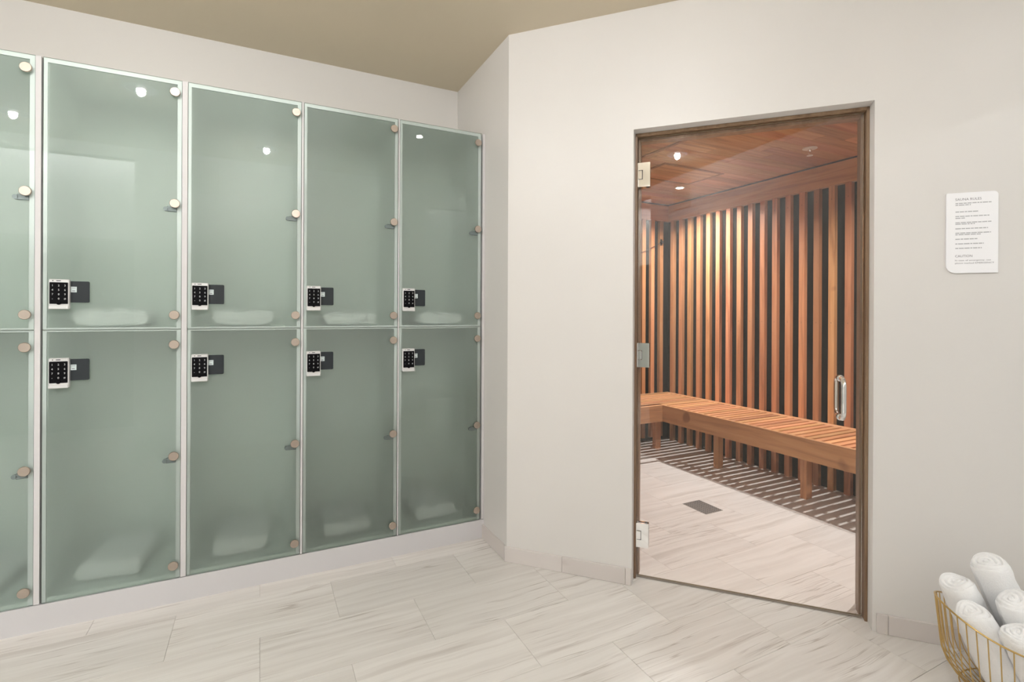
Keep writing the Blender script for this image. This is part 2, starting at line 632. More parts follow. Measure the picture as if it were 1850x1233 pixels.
hc = empty('hall_cabinet_standin', (-2.1, -1.895, 0))  # unseen stand-in for the dark band mirrored in the lockers
tag(hc, 'added tall grey-green cabinet by the hall wall, darkening the locker reflections', 'cabinet')
q = MB(); q.box((-1.0, 0.0, 0.001), (1.0, 0.32, 2.02), 0, 0.003); q.build('body', M_CAB, hc)
for k in range(4):
    q = MB(); q.box((-0.995 + 0.4985 * k, 0.3205, 0.08), (-0.995 + 0.4985 * k + 0.494, 0.339, 2.01), 0, 0.002)
    dd = q.build('door', M_CAB, hc)
    q = MB(); q.tube([(-0.995 + 0.4985 * k + 0.06, 0.352, 0.95), (-0.995 + 0.4985 * k + 0.06, 0.352, 1.15)], 0.006); q.build('handle', M_NICKEL, dd)
# vent grille on the wall behind the camera (mirrored faintly in the lockers)
vg = empty('vent_grille', (-0.46, -0.15, 2.46))
tag(vg, 'pale louvred air grille high on the wall behind the camera', 'vent')
m = MB()
m.box((-0.12, 0, -0.15), (-0.10, 0.012, 0.15)); m.box((0.10, 0, -0.15), (0.12, 0.012, 0.15))
m.box((-0.10, 0, 0.13), (0.10, 0.012, 0.15)); m.box((-0.10, 0, -0.15), (0.10, 0.012, -0.13))
m.build('grille_frame', M_GRILLE, vg)
sl = MB(); sl.box((-0.003, 0.0, -0.13), (0.003, 0.010, 0.13))
slat_me = sl.data('louvre', M_GRILLE)
for k in range(11):
    link('louvre', slat_me, vg, (-0.09 + 0.018 * k, 0, 0))

# baseboards: slabs of marble, end to end
def baseboard(name, label, segs, loc, rot, ht=0.0755, th=0.011):
    e = empty(name, loc, rot)
    struct(e, label, 'baseboard')
    for a, b in segs:
        q = MB()
        q.box((-(b - a) / 2 + 0.0006, -th, 0.0005), ((b - a) / 2 - 0.0006, 0, ht), 0, 0.0012)
        q.build('slab', M_STONE_B, e, ((a + b) / 2, 0, 0))
    return e

baseboard('baseboard_right', 'marble baseboard of the angled wall, left of the sauna door',
          [(-0.008, 0.29), (0.29, S0 - 0.028), (S0 - 0.028, S0 - 0.001)], CORNER, WALL_ROT)
baseboard('baseboard_far_right', 'marble baseboard of the angled wall, right of the sauna door',
          [(S0 + DW + 0.012, S0 + DW + 0.05), (S0 + DW + 0.05, S0 + DW + 0.65), (S0 + DW + 0.65, S0 + DW + 1.25)], CORNER, WALL_ROT)
baseboard('baseboard_return', 'short marble baseboard between locker plinth and wall corner',
          [(0.0, 0.285)], (CORNER.x, YG - 0.001, 0), -PI / 2)

# ------------------------------------------------------------------ lockers
COLS = [(-1.2395, 0.4525), (-0.763, 0.457), (-0.284, 0.454), (0.182, 0.4475), (0.638, 0.453)]
ZB, ZM, ZT = 0.105, 1.1742, 2.2435
LD = 0.43           # depth of a locker
GT = 0.008          # glass thickness
YC = GT + 0.0008     # front of the carcass behind the glass

m = MB()
m.box((-1.75, YG - 0.002, 0.0), (CORNER.x, YG + 0.30, ZB - 0.003))
struct(m.build('trim_1', M_PLINTH), 'long white plinth under the lockers', 'plinth')

# shared meshes
def disc_hinge():
    q = MB()
    q.lathe([(0.0085, 0.0), (0.0085, -0.009), (0.0175, -0.0095), (0.019, -0.011), (0.019, -0.016), (0.0175, -0.0175)], 28, 'y')
    return q.data('hinge_cap', M_NICKEL)

def arm_hinge():
    q = MB()
    q.lathe([(0.0085, 0.0), (0.0085, -0.009), (0.0175, -0.0095), (0.019, -0.011), (0.019, -0.016), (0.0175, -0.0175)], 28, 'y')
    q.box((-0.030, 0.002, -0.032), (0.006, GT + 0.022, -0.010), 1, 0.002)
    q.lathe([(0.009, 0.002), (0.009, GT + 0.02), (0.007, GT + 0.024)], 16, 'y', (-0.034, 0, -0.022), 1)
    return q.data('hinge_cap_with_arm', [M_NICKEL, M_ARM])

HINGE, HINGE_ARM = disc_hinge(), arm_hinge()

def rounded(x0, z0, x1, z1, r, n=5):
    p = []
    for cx, cz, a0 in ((x1 - r, z0 + r, -90), (x1 - r, z1 - r, 0), (x0 + r, z1 - r, 90), (x0 + r, z0 + r, 180)):
        for k in range(n + 1):
            a = math.radians(a0 + 90 * k / n)
            p.append((cx + r * math.cos(a), cz + r * math.sin(a)))
    return p

# keypad, local origin = top left corner of the housing on the glass face
KW, KH = 0.063, 0.117
q = MB()
q.box((0, -0.022, -KH), (KW, -0.0003, 0), 0, 0.003)
q.box((0.001, -0.0285, -KH - 0.0005), (KW - 0.001, -0.018, -KH + 0.014), 0, 0.002)
KP_BODY = q.data('keypad_housing', M_SILV)
q = MB()
q.prism(rounded(0.0035, -KH + 0.020, KW - 0.0035, -0.0125, 0.002, 3), -0.0235, -0.0215)
KP_FACE = q.data('keypad_face', M_BLK)
q = MB()
q.lathe([(0.0075, -0.0230), (0.0075, -0.0255), (0.006, -0.0265)], 20, 'y', (KW / 2, 0, -KH + 0.024))
KP_BTN = q.data('enter_button', M_BLK)
q = MB()
q.prism(rounded(KW - 0.004, -0.091, 0.122, -0.006, 0.005), -0.0045, -0.0003)
KP_PLATE = q.data('lock_plate', M_PLATE)
q = MB()
q.box((KW + 0.001, -0.0052, -0.050), (KW + 0.019, -0.0046, -0.028), 0)
q.box((KW + 0.005, -0.0055, -0.046), (KW + 0.014, -0.0053, -0.043), 1)
q.box((KW + 0.003, -0.0055, -0.034), (KW + 0.016, -0.0053, -0.0325), 1)
KP_STICK = q.data('sticker', [M_STICK, M_INK])
q = MB()
q.lathe([(0.0018, -0.0221), (0.0018, -0.0226)], 10, 'y', (0.0135, 0, -0.0062))
q.box((0.0235, -0.0226, -0.0075), (0.0375, -0.0221, -0.0050))
KP_MARK = q.data('keypad_mark', M_BLK)
# the twelve key legends as one print
q = MB()
for rI, rowtxt in enumerate(('123', '456', '789', '-0#')):
    for cI, ch in enumerate(rowtxt):
        me = text_mesh('d', ch, 0.0105, 'CENTER')
        ox, oz = 0.0125 + 0.019 * cI, -0.0285 - 0.0172 * rI
        q.add([(vv.co.x + ox, -0.0237, vv.co.z + oz) for vv in me.vertices], [list(p.vertices) for p in me.polygons])
        bpy.data.meshes.remove(me)
KP_DIG = q.data('key_legend', M_DIGIT)


def locker(x0, wdt, label, post):
    e = empty('locker', (x0, YG, ZB))
    tag(e, label, 'locker', 'frosted glass lockers')
    H = ZT - ZB
    t = 0.016
    for xa in (0.0, wdt - t):
        q = MB(); q.box((xa, YC, 0), (xa + t, LD, H)); q.build('side_panel', M_IN, e)
    q = MB(); q.box((t, YC, H - t), (wdt - t, LD, H)); q.build('top_panel', M_IN, e)
    q = MB(); q.box((t, YC, 0), (wdt - t, LD, t)); q.build('bottom_panel', M_IN, e)
    q = MB(); q.box((t, YC, ZM - ZB - t / 2), (wdt - t, LD - 0.01, ZM - ZB + t / 2)); q.build('shelf', M_IN, e)
    q = MB(); q.box((t, LD - 0.01, t), (wdt - t, LD, H - t)); q.build('back_panel', M_IN, e)
    if post:
        q = MB(); q.box((wdt + post[0], 0.0, 0), (wdt + post[1], LD, H)); q.build('side_post', M_POST, e)
        if post[2]:
            q = MB(); q.box((wdt + post[2][0], 0.03, 0), (wdt + post[2][1], LD, H)); q.build('dark_joint', M_GAP, e)
    for lo, hi, kz, hz in ((ZM - ZB + 0.0015, H, 1.3745 - ZB, (2.186, 1.7105, 1.235)),
                           (0.0, ZM - ZB - 0.0015, 1.0645 - ZB, (1.109, 0.6325, 0.164))):
        q = MB()
        x1 = wdt
        v = [(0, 0, lo), (x1, 0, lo), (x1, GT, lo), (0, GT, lo), (0, 0, hi), (x1, 0, hi), (x1, GT, hi), (0, GT, hi)]
        q.add(v, [(0, 1, 5, 4)], 0)
        q.add(v, [(2, 3, 7, 6)], 1)
        q.add(v, [(0, 3, 2, 1), (4, 5, 6, 7), (1, 2, 6, 5), (3, 0, 4, 7)], 0)
        d = q.build('glass_door', [M_FF, M_FB], e)
        up = lo > 0.5
        for nm, xa, xb, za, zb in (('edge_strip', 0.0008, 0.013, lo + 0.001, hi - 0.001), ('edge_strip', x1 - 0.0165, x1 - 0.0008, lo + 0.001, hi - 0.001),
                                   ('edge_strip', 0.013, x1 - 0.0165, hi - (0.018 if up else 0.006), hi - 0.001)) + ((('edge_strip', 0.013, x1 - 0.0165, lo + 0.001, lo + 0.007),) if up else ()):
            q = MB(); q.box((xa, 0.003, za), (xb, GT + 0.0005, zb)); q.build(nm, M_STRIP, d)
        for k, z in enumerate(hz):
            link('hinge', HINGE_ARM if k == 1 else HINGE, d, (0.4305 - (0.454 - wdt), 0, z - ZB))
        kx = {-1.2395: 0.02, -0.763: 0.0245, -0.284: 0.017, 0.182: 0.0125, 0.638: 0.0135}[x0]
        for me in (KP_PLATE, KP_STICK, KP_BODY, KP_FACE, KP_DIG, KP_BTN, KP_MARK):
            link(me.name.split('.')[0], me, d, (kx, 0, kz))
    return e

locker(*COLS[0], 'tall frosted glass locker cut off by the left edge of the photo', (0.001, 0.0185, None))
locker(*COLS[1], 'tall frosted glass locker, widest one fully in view, between two white posts', (0.001, 0.021, None))
locker(*COLS[2], 'tall frosted glass locker just right of the second white post', (0.0015, 0.0105, None))
locker(*COLS[3], 'tall frosted glass locker, second from the right end of the row', (0.0015, 0.0075, None))
locker(*COLS[4], 'tall frosted glass locker at the right end, beside the return wall', (0.0095, CORNER.x - 0.638 - 0.453 - 0.001, (0.0005, 0.009)))


# towels inside the lockers
def folded_towel(label, loc, sx, sy, sz, seed, group, rot=0.0):
    bm = bmesh.new()
    bmesh.ops.create_cube(bm, size=2.0)
    bmesh.ops.subdivide_edges(bm, edges=bm.edges[:], cuts=23, use_grid_fill=True)
    for q in bm.verts:
        x, y, z = q.co
        # rounded bar: superellipse in x,z and in y,z
        nx = math.copysign(abs(x) ** 1.0, x)
        rr = (abs(x) ** 2.8 + abs(z) ** 2.8) ** (1 / 2.8)
        mx = max(abs(x), abs(z))
        if rr > 1e-6:
            x, z = x * mx / rr, z * mx / rr
        rr = (abs(y) ** 6 + abs(z) ** 6) ** (1 / 6)
        my = max(abs(y), abs(z))
        if rr > 1e-6:
            y, z = y * my / rr, z * my / rr
        # two rolled lobes with a crease between and fold lines on the front
        lobe = 0.45 + 0.55 * math.sin(min(1.0, abs(x + 0.1) * 2.6) * PI / 2)
        zz = z * lobe if z > 0 else z
        p = Vector((x * sx / 2, y * sy / 2, (zz + 1) * sz / 2))
        nn = noise.noise_vector(Vector((p.x * 14 + seed * 9, p.y * 14, p.z * 22)))
        p += Vector((nn.x, nn.y, nn.z * (0.8 if z > -0.9 else 0))) * 0.010
        layer = math.sin((zz + 1) * 5.5) * 0.003
        p.z -= 0.012 * math.exp(-((x - 0.55) / 0.10) ** 2) * (z > 0)
        if abs(q.co.y) > 0.98:
            p.y += math.copysign(layer, q.co.y)
        p.z = max(p.z, 0.001)
        q.co = p
    bmesh.ops.recalc_face_normals(bm, faces=bm.faces[:])
    me = bpy.data.meshes.new('folded_towel')
    bm.to_mesh(me); bm.free()
    me.materials.append(M_TOWEL)
    for p in me.polygons:
        p.use_smooth = True
    o = link('folded_towel', me, None, loc, rot)
    return tag(o, label, 'towel', group)

WHICH = ['cut off by the left photo edge', 'of the locker between two white posts', 'of the locker right of the second post',
         'of the second locker from the right end', 'of the locker beside the return wall']
UZ = ZM + 0.0085
LZ = ZB + 0.0165
for i, (x0, wdt) in enumerate(COLS):
    if i:
        folded_towel('white folded towel on the upper shelf ' + WHICH[i], (x0 + 0.208 + 0.004 * i, YG + 0.175, UZ), 0.25, 0.27, 0.076 + 0.010 * (i < 3), i, 'towels on the upper shelves', 0.05 * (i - 2))
    folded_towel('white folded towel in the lower part ' + WHICH[i], (x0 + 0.215, YG + 0.215, LZ), 0.225, 0.30, 0.09, i + 7, 'towels in the lower lockers', -0.06 + 0.05 * (i - 2))

# ------------------------------------------------------------------ recessed ceiling lamps
def downlight(x, y, z, label, rr=0.095, lens=0.024, group='recessed lamps of the locker room', lm=None, drop=0.045):
    e = empty('ceiling_lamp', (x, y, z))
    tag(e, label, 'lamp', group)
    q = MB()
    q.lathe([(rr * 0.84, -0.0005), (rr, -0.0005), (rr, -0.004), (rr * 0.84, -0.006), (rr * 0.84, -0.0005)], 32, cap=False)
    q.build('trim_ring', M_WHITE, e)
    q = MB()
    q.lathe([(rr * 0.84, -0.001), (lens, -0.004)], 32, cap=False)
    q.build('reflector', M_REFL, e)
    q = MB()
    q.lathe([(lens, -0.004), (lens, -drop * 0.5), (lens * 0.8, -drop * 0.8), (lens * 0.4, -drop)], 24)
    q.build('lens', lm or M_LENS, e)
    return e

LW = ['nearest the wide locker', 'nearest the sauna wall corner', 'above the camera', 'towards the left wall', 'towards the right wall']
for (x, y), s, pw in zip(ROOM_LAMPS, LW, ROOM_LAMP_W):
    bulb_area = PI * 0.024 * (0.024 + 2 * 0.040)
    downlight(x, y, HZ, 'round recessed lamp in the cream ceiling ' + s,
              lm=emit('bulb', WARM, pw / (PI * bulb_area)) if pw > 0 else None, drop=0.045 if pw > 0 else 0.008)
for (x, y), s in zip(HALL_LAMPS, ('left', 'right')):
    downlight(x, y, 3.0, 'round recessed lamp in the hall ceiling behind the camera, ' + s, group='recessed lamps of the hall', drop=0.008)

# ------------------------------------------------------------------ sauna shell
m = MB(); m.box((1.30, SY + 0.036, 0), (SX + 0.2, SY + 0.15, SZ + 0.1))
wn = struct(m.build('wall_sauna_back', M_FELT), 'sauna end wall of upright cedar slats over black backing', 'wall')
m = MB(); m.box((SX + 0.036, 0.5, 0), (SX + 0.15, SY + 0.036, SZ + 0.1))
we = struct(m.build('wall_sauna_right', M_FELT), 'long sauna wall of upright cedar slats over black backing', 'wall')
m = MB(); m.box((1.25, 2.45, 0), (1.30, SY + 0.045, SZ + 0.1))
struct(m.build('wall_sauna_left', M_CEDZ), 'cedar sauna wall hidden behind the locker corner', 'wall')
m = MB(); m.box((2.72, 0.5, 0), (SX + 0.045, 0.6, SZ + 0.1))
struct(m.build('wall_sauna_front', M_CEDZ), 'cedar sauna wall hidden right of the door', 'wall')

q = MB()
q.box((0, -0.0215, 0), (0.036, 0.0215, 2.165), 0, 0.0012)
for z in (0.32, 1.19, 2.07):
    q.lathe([(0.0030, 0.0), (0.0030, -0.0006)], 6, 'x', (0.0003, 0, z), 1)
SLAT_R = q.data('slat', [M_CEDZ, M_SCREW])
q = MB()
q.box((-0.0215, 0, 0), (0.0215, 0.036, 2.125), 0, 0.0012)
for z in (0.28, 1.15, 2.03):
    q.lathe([(0.0030, 0.0), (0.0030, -0.0006)], 6, 'y', (0, 0.0003, z), 1)
SLAT_B = q.data('slat', [M_CEDZ, M_SCREW])
for k in range(-12, 16):
    link('slat', SLAT_R, we, (SX, 2.112 - 0.022 + 0.1111 * k + random.uniform(-.0015, .0015), 0))
for k in range(20):
    link('slat', SLAT_B, wn, (3.569 - 0.022 - 0.1105 * k, SY, 0.04))
q = MB(); q.box((SX - 0.010, 0.62, 2.165), (SX + 0.035, SY - 0.011, SZ - 0.011), 0, 0.001)
q.build('fascia_board', M_CEDY, we)
q = MB(); q.box((1.31, SY - 0.010, 2.165), (SX + 0.035, SY + 0.035, SZ - 0.011), 0, 0.001)
q.build('fascia_board', M_CEDX, wn)

for nm, lo, hi, par in (('shade_strip', (SX - 0.0112, 0.62, SZ - 0.012), (SX - 0.0005, SY - 0.011, SZ - 0.0008), we), ('shade_strip', (1.31, SY - 0.0112, SZ - 0.012), (SX, SY - 0.0005, SZ - 0.0008), wn)):
    q = MB(); q.box(lo, hi); q.build(nm, M_GAP, par)  # dark strip paints the shadow line between fascia and planks
# plank ceiling
m = MB()
pa, pb = CORNER + NV * (WT - 0.01) + TX * 0.10, CORNER + NV * (WT - 0.01) + TX * 2.55
pl = [(pa.x, pa.y), (pb.x, pb.y), (SX + 0.15, pb.y), (SX + 0.15, SY + 0.15), (pa.x, SY + 0.15)]
m.add([(x, y, SZ + 0.012) for x, y in pl] + [(x, y, SZ + 0.1) for x, y in pl], [(0, 1, 2, 3, 4), (9, 8, 7, 6, 5)] + [(i, (i + 1) % 5, (i + 1) % 5 + 5, i + 5) for i in range(5)])
cs = struct(m.build('ceiling_sauna', M_FELT), 'sauna ceiling of cedar planks', 'ceiling')
def left_of(yy):
    # inner face of the door wall limits the planks
    s = (CORNER + NV * (WT + 0.002))
    if yy >= s.y + 0.1:
        return 1.31
    return s.x + (s.y - yy) / (-TX.y) * TX.x + 0.05
PW = 0.094
k = 0
y = 0.62
while y < SY + 0.03:
    x0 = left_of(y) + 0.0
    x = x0
    cuts = [x0]
    while x < SX + 0.02:
        x += random.uniform(0.9, 1.8)
        cuts.append(min(x, SX + 0.03))
    for a, b in zip(cuts[:-1], cuts[1:]):
        if b - a < 0.05:
            continue
        q = MB()
        q.box((-(b - a) / 2 + 0.0004, -PW / 2 + 0.0006, 0), ((b - a) / 2 - 0.0004, PW / 2 - 0.0006, 0.012), 0, 0.0008)
        q.build('ceiling_plank', M_CEIL_W, cs, ((a + b) / 2, y, SZ))
    y += PW

# access hatch and batten in the plank ceiling
e = empty('ceiling_hatch', (2.885, 2.933, SZ))
tag(e, 'flush cedar access hatch in the sauna ceiling, outlined by dark battens', 'hatch')
hx, hy, hw = 0.30, 0.185, 0.022
for a, b, mt in (((-hx, -hy), (hx, -hy + hw), M_BATT), ((-hx, hy - hw), (hx, hy), M_BATT), ((-hx, -hy + hw), (-hx + hw, hy - hw), M_BATT), ((hx - hw, -hy + hw), (hx, hy - hw), M_BATT)):
    q = MB(); q.box((a[0], a[1], -0.006), (b[0], b[1], -0.0005)); q.build('batten', mt, e)
for k in range(3):
    q = MB(); q.box((-hx + hw, -hy + hw + 0.1093 * k + 0.0006, -0.003), (hx - hw, -hy + hw + 0.1093 * (k + 1) - 0.0006, -0.0005)); q.build('plank', M_CEIL_W, e)
q = MB(); q.box((-0.012, -0.42, -0.008), (0.012, 0.42, -0.0005))
tag(q.build('ceiling_batten', M_BATT, None, (2.352, 2.52, SZ)), 'thin dark cedar batten across the sauna ceiling planks', 'batten')

for (x, y), s in zip(SAUNA_LAMPS, ('over the bench corner', 'over the near end of the bench')):
    downlight(x, y, SZ, 'small round lamp in the cedar sauna ceiling ' + s, 0.042, 0.030, 'lamps of the sauna', M_LENS_S, 0.008)

# sprinkler
e = empty('sprinkler', (3.193, 2.079, SZ))
tag(e, 'pale fire sprinkler head hanging from the cedar sauna ceiling', 'sprinkler')
q = MB(); q.lathe([(0.044, -0.0005), (0.044, -0.003), (0.036, -0.006), (0.016, -0.007)], 28); q.build('escutcheon', M_SPRK, e)
q = MB(); q.lathe([(0.010, -0.006), (0.010, -0.022), (0.006, -0.024)], 16)
q.tube([(0.009, 0, -0.022), (0.012, 0, -0.035), (0.004, 0, -0.047)], 0.0025); q.tube([(-0.009, 0, -0.022), (-0.012, 0, -0.035), (-0.004, 0, -0.047)], 0.0025)
q.build('frame', M_CHROME, e)
q = MB(); q.lathe([(0.018, -0.047), (0.018, -0.049)], 20); q.build('deflector', M_SPRK, e)

# wall sensor with cable
e = empty('wall_sensor', (3.537, SY, 1.955))
tag(e, 'small black sensor on the sauna end wall with a thin drooping cable', 'sensor')
q = MB(); q.lathe([(0.012, 0.004), (0.012, -0.010), (0.016, -0.011), (0.016, -0.018), (0.011, -0.022)], 18, 'y'); q.box((-0.011, -0.008, -0.03), (0.011, 0.0, 0.03), 0, 0.002)
q.build('body', M_CABLE, e)
q = MB()
q.tube([(-0.012 - 0.40 * t, -0.012, -0.005 - 0.10 * t - 0.06 * t * t - 0.03 * math.sin(t * 3)) for t in [k / 14 for k in range(15)]], 0.0028, 6)
q.build('cable', M_CABLE, e)

# ------------------------------------------------------------------ sauna bench
BZ0, BZ1 = 0.335, 0.474
BX, BY = 3.055, 3.262
bench = empty('sauna_bench', (BX, BY, 0))
tag(bench, 'L-shaped cedar sauna bench with slatted seat and deep front boards', 'bench')
def bb(name, lo, hi, mt, ch=0.0015, shift=True):
    """board of the bench given in room coordinates, own origin at its middle"""
    c = [(a + b) / 2 for a, b in zip(lo, hi)]
    q = MB(); q.box([a - k for a, k in zip(lo, c)], [b - k for b, k in zip(hi, c)], 0, ch)
    return q.build(name, mt, bench, (c[0] - BX, c[1] - BY, c[2]))
bb('front_board', (BX, 0.65, BZ0), (BX + 0.024, BY + 0.024, BZ1), M_CEDY)
bb('front_board', (1.35, BY, BZ0), (BX - 0.0008, BY + 0.024, BZ1), M_CEDX)
bb('back_rail', (SX - 0.055, 0.65, BZ1 - 0.03), (SX - 0.004, SY - 0.056, BZ1), M_CEDY)
bb('back_rail', (1.35, SY - 0.055, BZ1 - 0.03), (SX - 0.004, SY - 0.004, BZ1), M_CEDX)
bb('cross_board', (BX + 0.025, BY - 0.01, BZ1 - 0.028), (SX - 0.056, BY + 0.062, BZ1), M_CEDX)
bb('seat_bearer', (BX + 0.10, 0.66, BZ0 + 0.02), (BX + 0.13, BY - 0.02, BZ1 - 0.03), M_CEDY)
bb('seat_bearer', (SX - 0.12, 0.66, BZ0 + 0.02), (SX - 0.09, BY - 0.02, BZ1 - 0.03), M_CEDY)
q = MB(); L2 = (SX - 0.056 - BX - 0.025) / 2 - 0.0005
q.box((-L2, -0.020, -0.022), (L2, 0.020, 0), 0, 0.0015)
SEAT = q.data('seat_slat', M_CEDX)
y = BY - 0.01 - 0.0175 - 0.020
while y > 0.68:
    link('seat_slat', SEAT, bench, (0.025 + L2 + 0.0005, y - BY, BZ1 - 0.0008))
    y -= 0.0575
for k in range(8):
    yy = BY + 0.062 + 0.0195 + 0.019 + 0.0585 * k
    if yy + 0.02 > SY - 0.057:
        break
    bb('seat_slat', (1.36, yy - 0.019, BZ1 - 0.023), (SX - 0.058, yy + 0.019, BZ1 - 0.0008), M_CEDX)
for x, y in ((3.325, 2.18), (3.335, 2.925), (3.30, 3.60), (2.55, 3.55), (1.75, 3.55), (3.325, 1.15)):
    bb('leg', (x - 0.03, y - 0.0225, 0.0005), (x + 0.03, y + 0.0225, BZ1 - 0.031), M_CEDZ)

# ------------------------------------------------------------------ floor drain
e = empty('floor_drain', (2.562, 2.371, 0.0))
tag(e, 'small rectangular perforated metal drain in the sauna floor', 'drain')
dx, dy = 0.075, 0.098
q = MB(); q.box((-dx, -dy, 0.0003), (dx, dy, 0.0022), 0, 0.0006); q.build('drain_plate', M_STEEL, e)
q = MB()
for a in range(9):
    for b in range(12):
        cx, cy = -dx + 0.0125 + a * 0.0157, -dy + 0.0125 + b * 0.0157
        q.box((cx - 0.0042, cy - 0.0042, 0.0022), (cx + 0.0042, cy + 0.0042, 0.0026))
tag(q.build('perforation', M_HOLE, e), kind='stuff')

# ------------------------------------------------------------------ sauna door: jamb, glass, hinges, handle
e = empty('trim_2', DOOR0, WALL_ROT)
struct(e, 'dark cedar jamb lining the sauna doorway', 'trim')
J0, J1, JT = 0.062, 0.20, 0.010
for nm, lo, hi in (('jamb_side', (0.0, J0, 0), (JT, J1, DH - 0.0)), ('jamb_side', (DW - JT, J0, 0), (DW, J1, DH)), ('jamb_head', (JT, J0, DH - 0.012), (DW - JT, J1, DH))):
    q = MB(); q.box(lo, hi, 0, 0.001); q.build(nm, M_JAMB, e)
for nm, lo, hi in (('door_stop', (JT, 0.110, 0), (JT + 0.010, 0.150, DH - 0.012)), ('door_stop', (DW - JT - 0.010, 0.110, 0), (DW - JT, 0.150, DH - 0.012)), ('door_stop', (JT + 0.010, 0.110, DH - 0.026), (DW - JT - 0.010, 0.150, DH - 0.012))):
    q = MB(); q.box(lo, hi, 0, 0.001); q.build(nm, M_JAMB, e)

door = empty('door_1', DOOR0, WALL_ROT)
struct(door, 'clear frameless glass sauna door with chrome hinges and pull handle', 'door')
GY0, GY1 = 0.080, 0.090
q = MB()
gx0, gx1, gz0, gz1 = JT + 0.003, DW - JT - 0.006, 0.010, DH - 0.016
v = [(gx0, GY0, gz0), (gx1, GY0, gz0), (gx1, GY1, gz0), (gx0, GY1, gz0), (gx0, GY0, gz1), (gx1, GY0, gz1), (gx1, GY1, gz1), (gx0, GY1, gz1)]
q.add(v, [(0, 1, 5, 4), (2, 3, 7, 6)], 0)
q.add(v, [(0, 3, 2, 1), (4, 5, 6, 7), (1, 2, 6, 5), (3, 0, 4, 7)], 1)
gp = q.build('glass_pane', [M_DGLASS, M_DEDGE], door)
q = MB(); q.box((gx0, GY0 + 0.001, 0.0015), (gx1, GY1 - 0.001, 0.0098)); q.build('bottom_seal', plain('clear_seal', (0.26, 0.22, 0.19), 0.3), door)

def hinge(z):
    h = empty('hinge', (0, 0, z)); h.parent = door
    for y0, y1 in ((GY0 - 0.010, GY0 - 0.0003), (GY1 + 0.0003, GY1 + 0.010)):
        q = MB()
        q.prism([(0.009, -0.057), (0.067, -0.057), (0.067, 0.057), (0.009, 0.057), (0.009, 0.022), (0.034, 0.022), (0.034, -0.022), (0.009, -0.022)], y0, y1)
        q.build('hinge_plate', M_CHROME, h)
    q = MB(); q.box((JT + 0.0005, GY0 - 0.012, -0.0205), (0.0315, GY1 + 0.012, 0.0205), 0, 0.002)
    q.build('hinge_knuckle', M_CHROME, h)
    q = MB(); q.box((JT, GY0 - 0.014, -0.057), (JT + 0.004, GY1 + 0.03, 0.057), 0, 0.001)
    q.build('wall_plate', M_CHROME, h)
    q = MB(); q.box((0.0317, GY0 - 0.009, -0.0215), (0.0338, GY0 - 0.0085, 0.0215)); q.build('joint_shade_strip', M_GAP, h)  # dark strip colours the joint as if in shade
for z in (1.905, 1.054, 0.204):
    hinge(z)

def d_pull(sgn):
    yb = GY0 if sgn < 0 else GY1
    d, rr, hh = 0.058, 0.0095, 0.081
    pts = [(0, yb, -hh)]
    rc = 0.030
    for k in range(9):
        a = math.radians(90 * k / 8)
        pts.append((0, yb + sgn * (d - rc + rc * math.sin(a)), -hh + rc - rc * math.cos(a)))
    for k in range(8, -1, -1):
        a = math.radians(90 * k / 8)
        pts.append((0, yb + sgn * (d - rc + rc * math.sin(a)), hh - rc + rc * math.cos(a)))
    pts.append((0, yb, hh))
    q = MB(); q.tube(pts, rr, 14)
    for z in (-hh, hh):
        q.lathe([(0.0135, yb + sgn * 0.0003), (0.0135, yb + sgn * 0.004), (0.0105, yb + sgn * 0.006)], 20, 'y', (0, 0, z))
    return q.build('pull_handle', M_CHROME, door, (0.838, 0, 0.9035))
d_pull(-1); d_pull(1)

# ------------------------------------------------------------------ sign
sg = empty('wall_sign', DOOR0 + TX * 1.16, WALL_ROT)
tag(sg, 'white acrylic sauna rules sign on the cream wall right of the door', 'sign')
SW, S0Z, S1Z = 0.1545, 1.4075, 1.7085
def corner_pts(cx, cz, rr, a0, n=8):
    return [(cx + rr * math.cos(math.radians(a0 + 90 * k / n)), cz + rr * math.sin(math.radians(a0 + 90 * k / n))) for k in range(n + 1)]
out = [(SW, S0Z)] + corner_pts(SW - 0.014, S1Z - 0.014, 0.014, 0) + corner_pts(0.005, S1Z - 0.005, 0.005, 90) + corner_pts(0.030, S0Z + 0.030, 0.030, 180)
q = MB()
q.prism(out, -0.007, -0.001)
pn = q.build('panel', M_SIGN, sg)
mod = pn.modifiers.new('bevel', 'BEVEL'); mod.width = 0.0025; mod.segments = 2; mod.limit_method = 'ANGLE'
def put_text(nm, body, x, z, width, size):
    me = text_mesh(nm, body, size)
    xs = [vv.co.x for vv in me.vertices]
    sx = width / (max(xs) - min(xs)); xm = min(xs)
    for vv in me.vertices:
        vv.co = Vector(((vv.co.x - xm) * sx + x, -0.0074, vv.co.z + z))
    me.materials.append(M_INK)
    link(nm, me, sg)
def zy(yc): return S1Z - (yc - 115) / 995 * (S1Z - S0Z)
def xx(xc): return (xc - 135) / 640 * SW
put_text('heading', 'SAUNA RULES', xx(248), zy(212), xx(570) - xx(248), 0.0125)
put_text('heading', 'CAUTION', xx(248), zy(914), xx(460) - xx(248), 0.0125)
put_text('caution_line', 'In case of emergency, use', xx(248), zy(962), xx(686) - xx(248), 0.0078)
put_text('caution_line', 'phone marked EMERGENCY', xx(248), zy(996), xx(726) - xx(248), 0.0078)
M_INK2 = plain('ink_light', (0.48, 0.48, 0.50), 0.7)
rnd = random.Random(3)
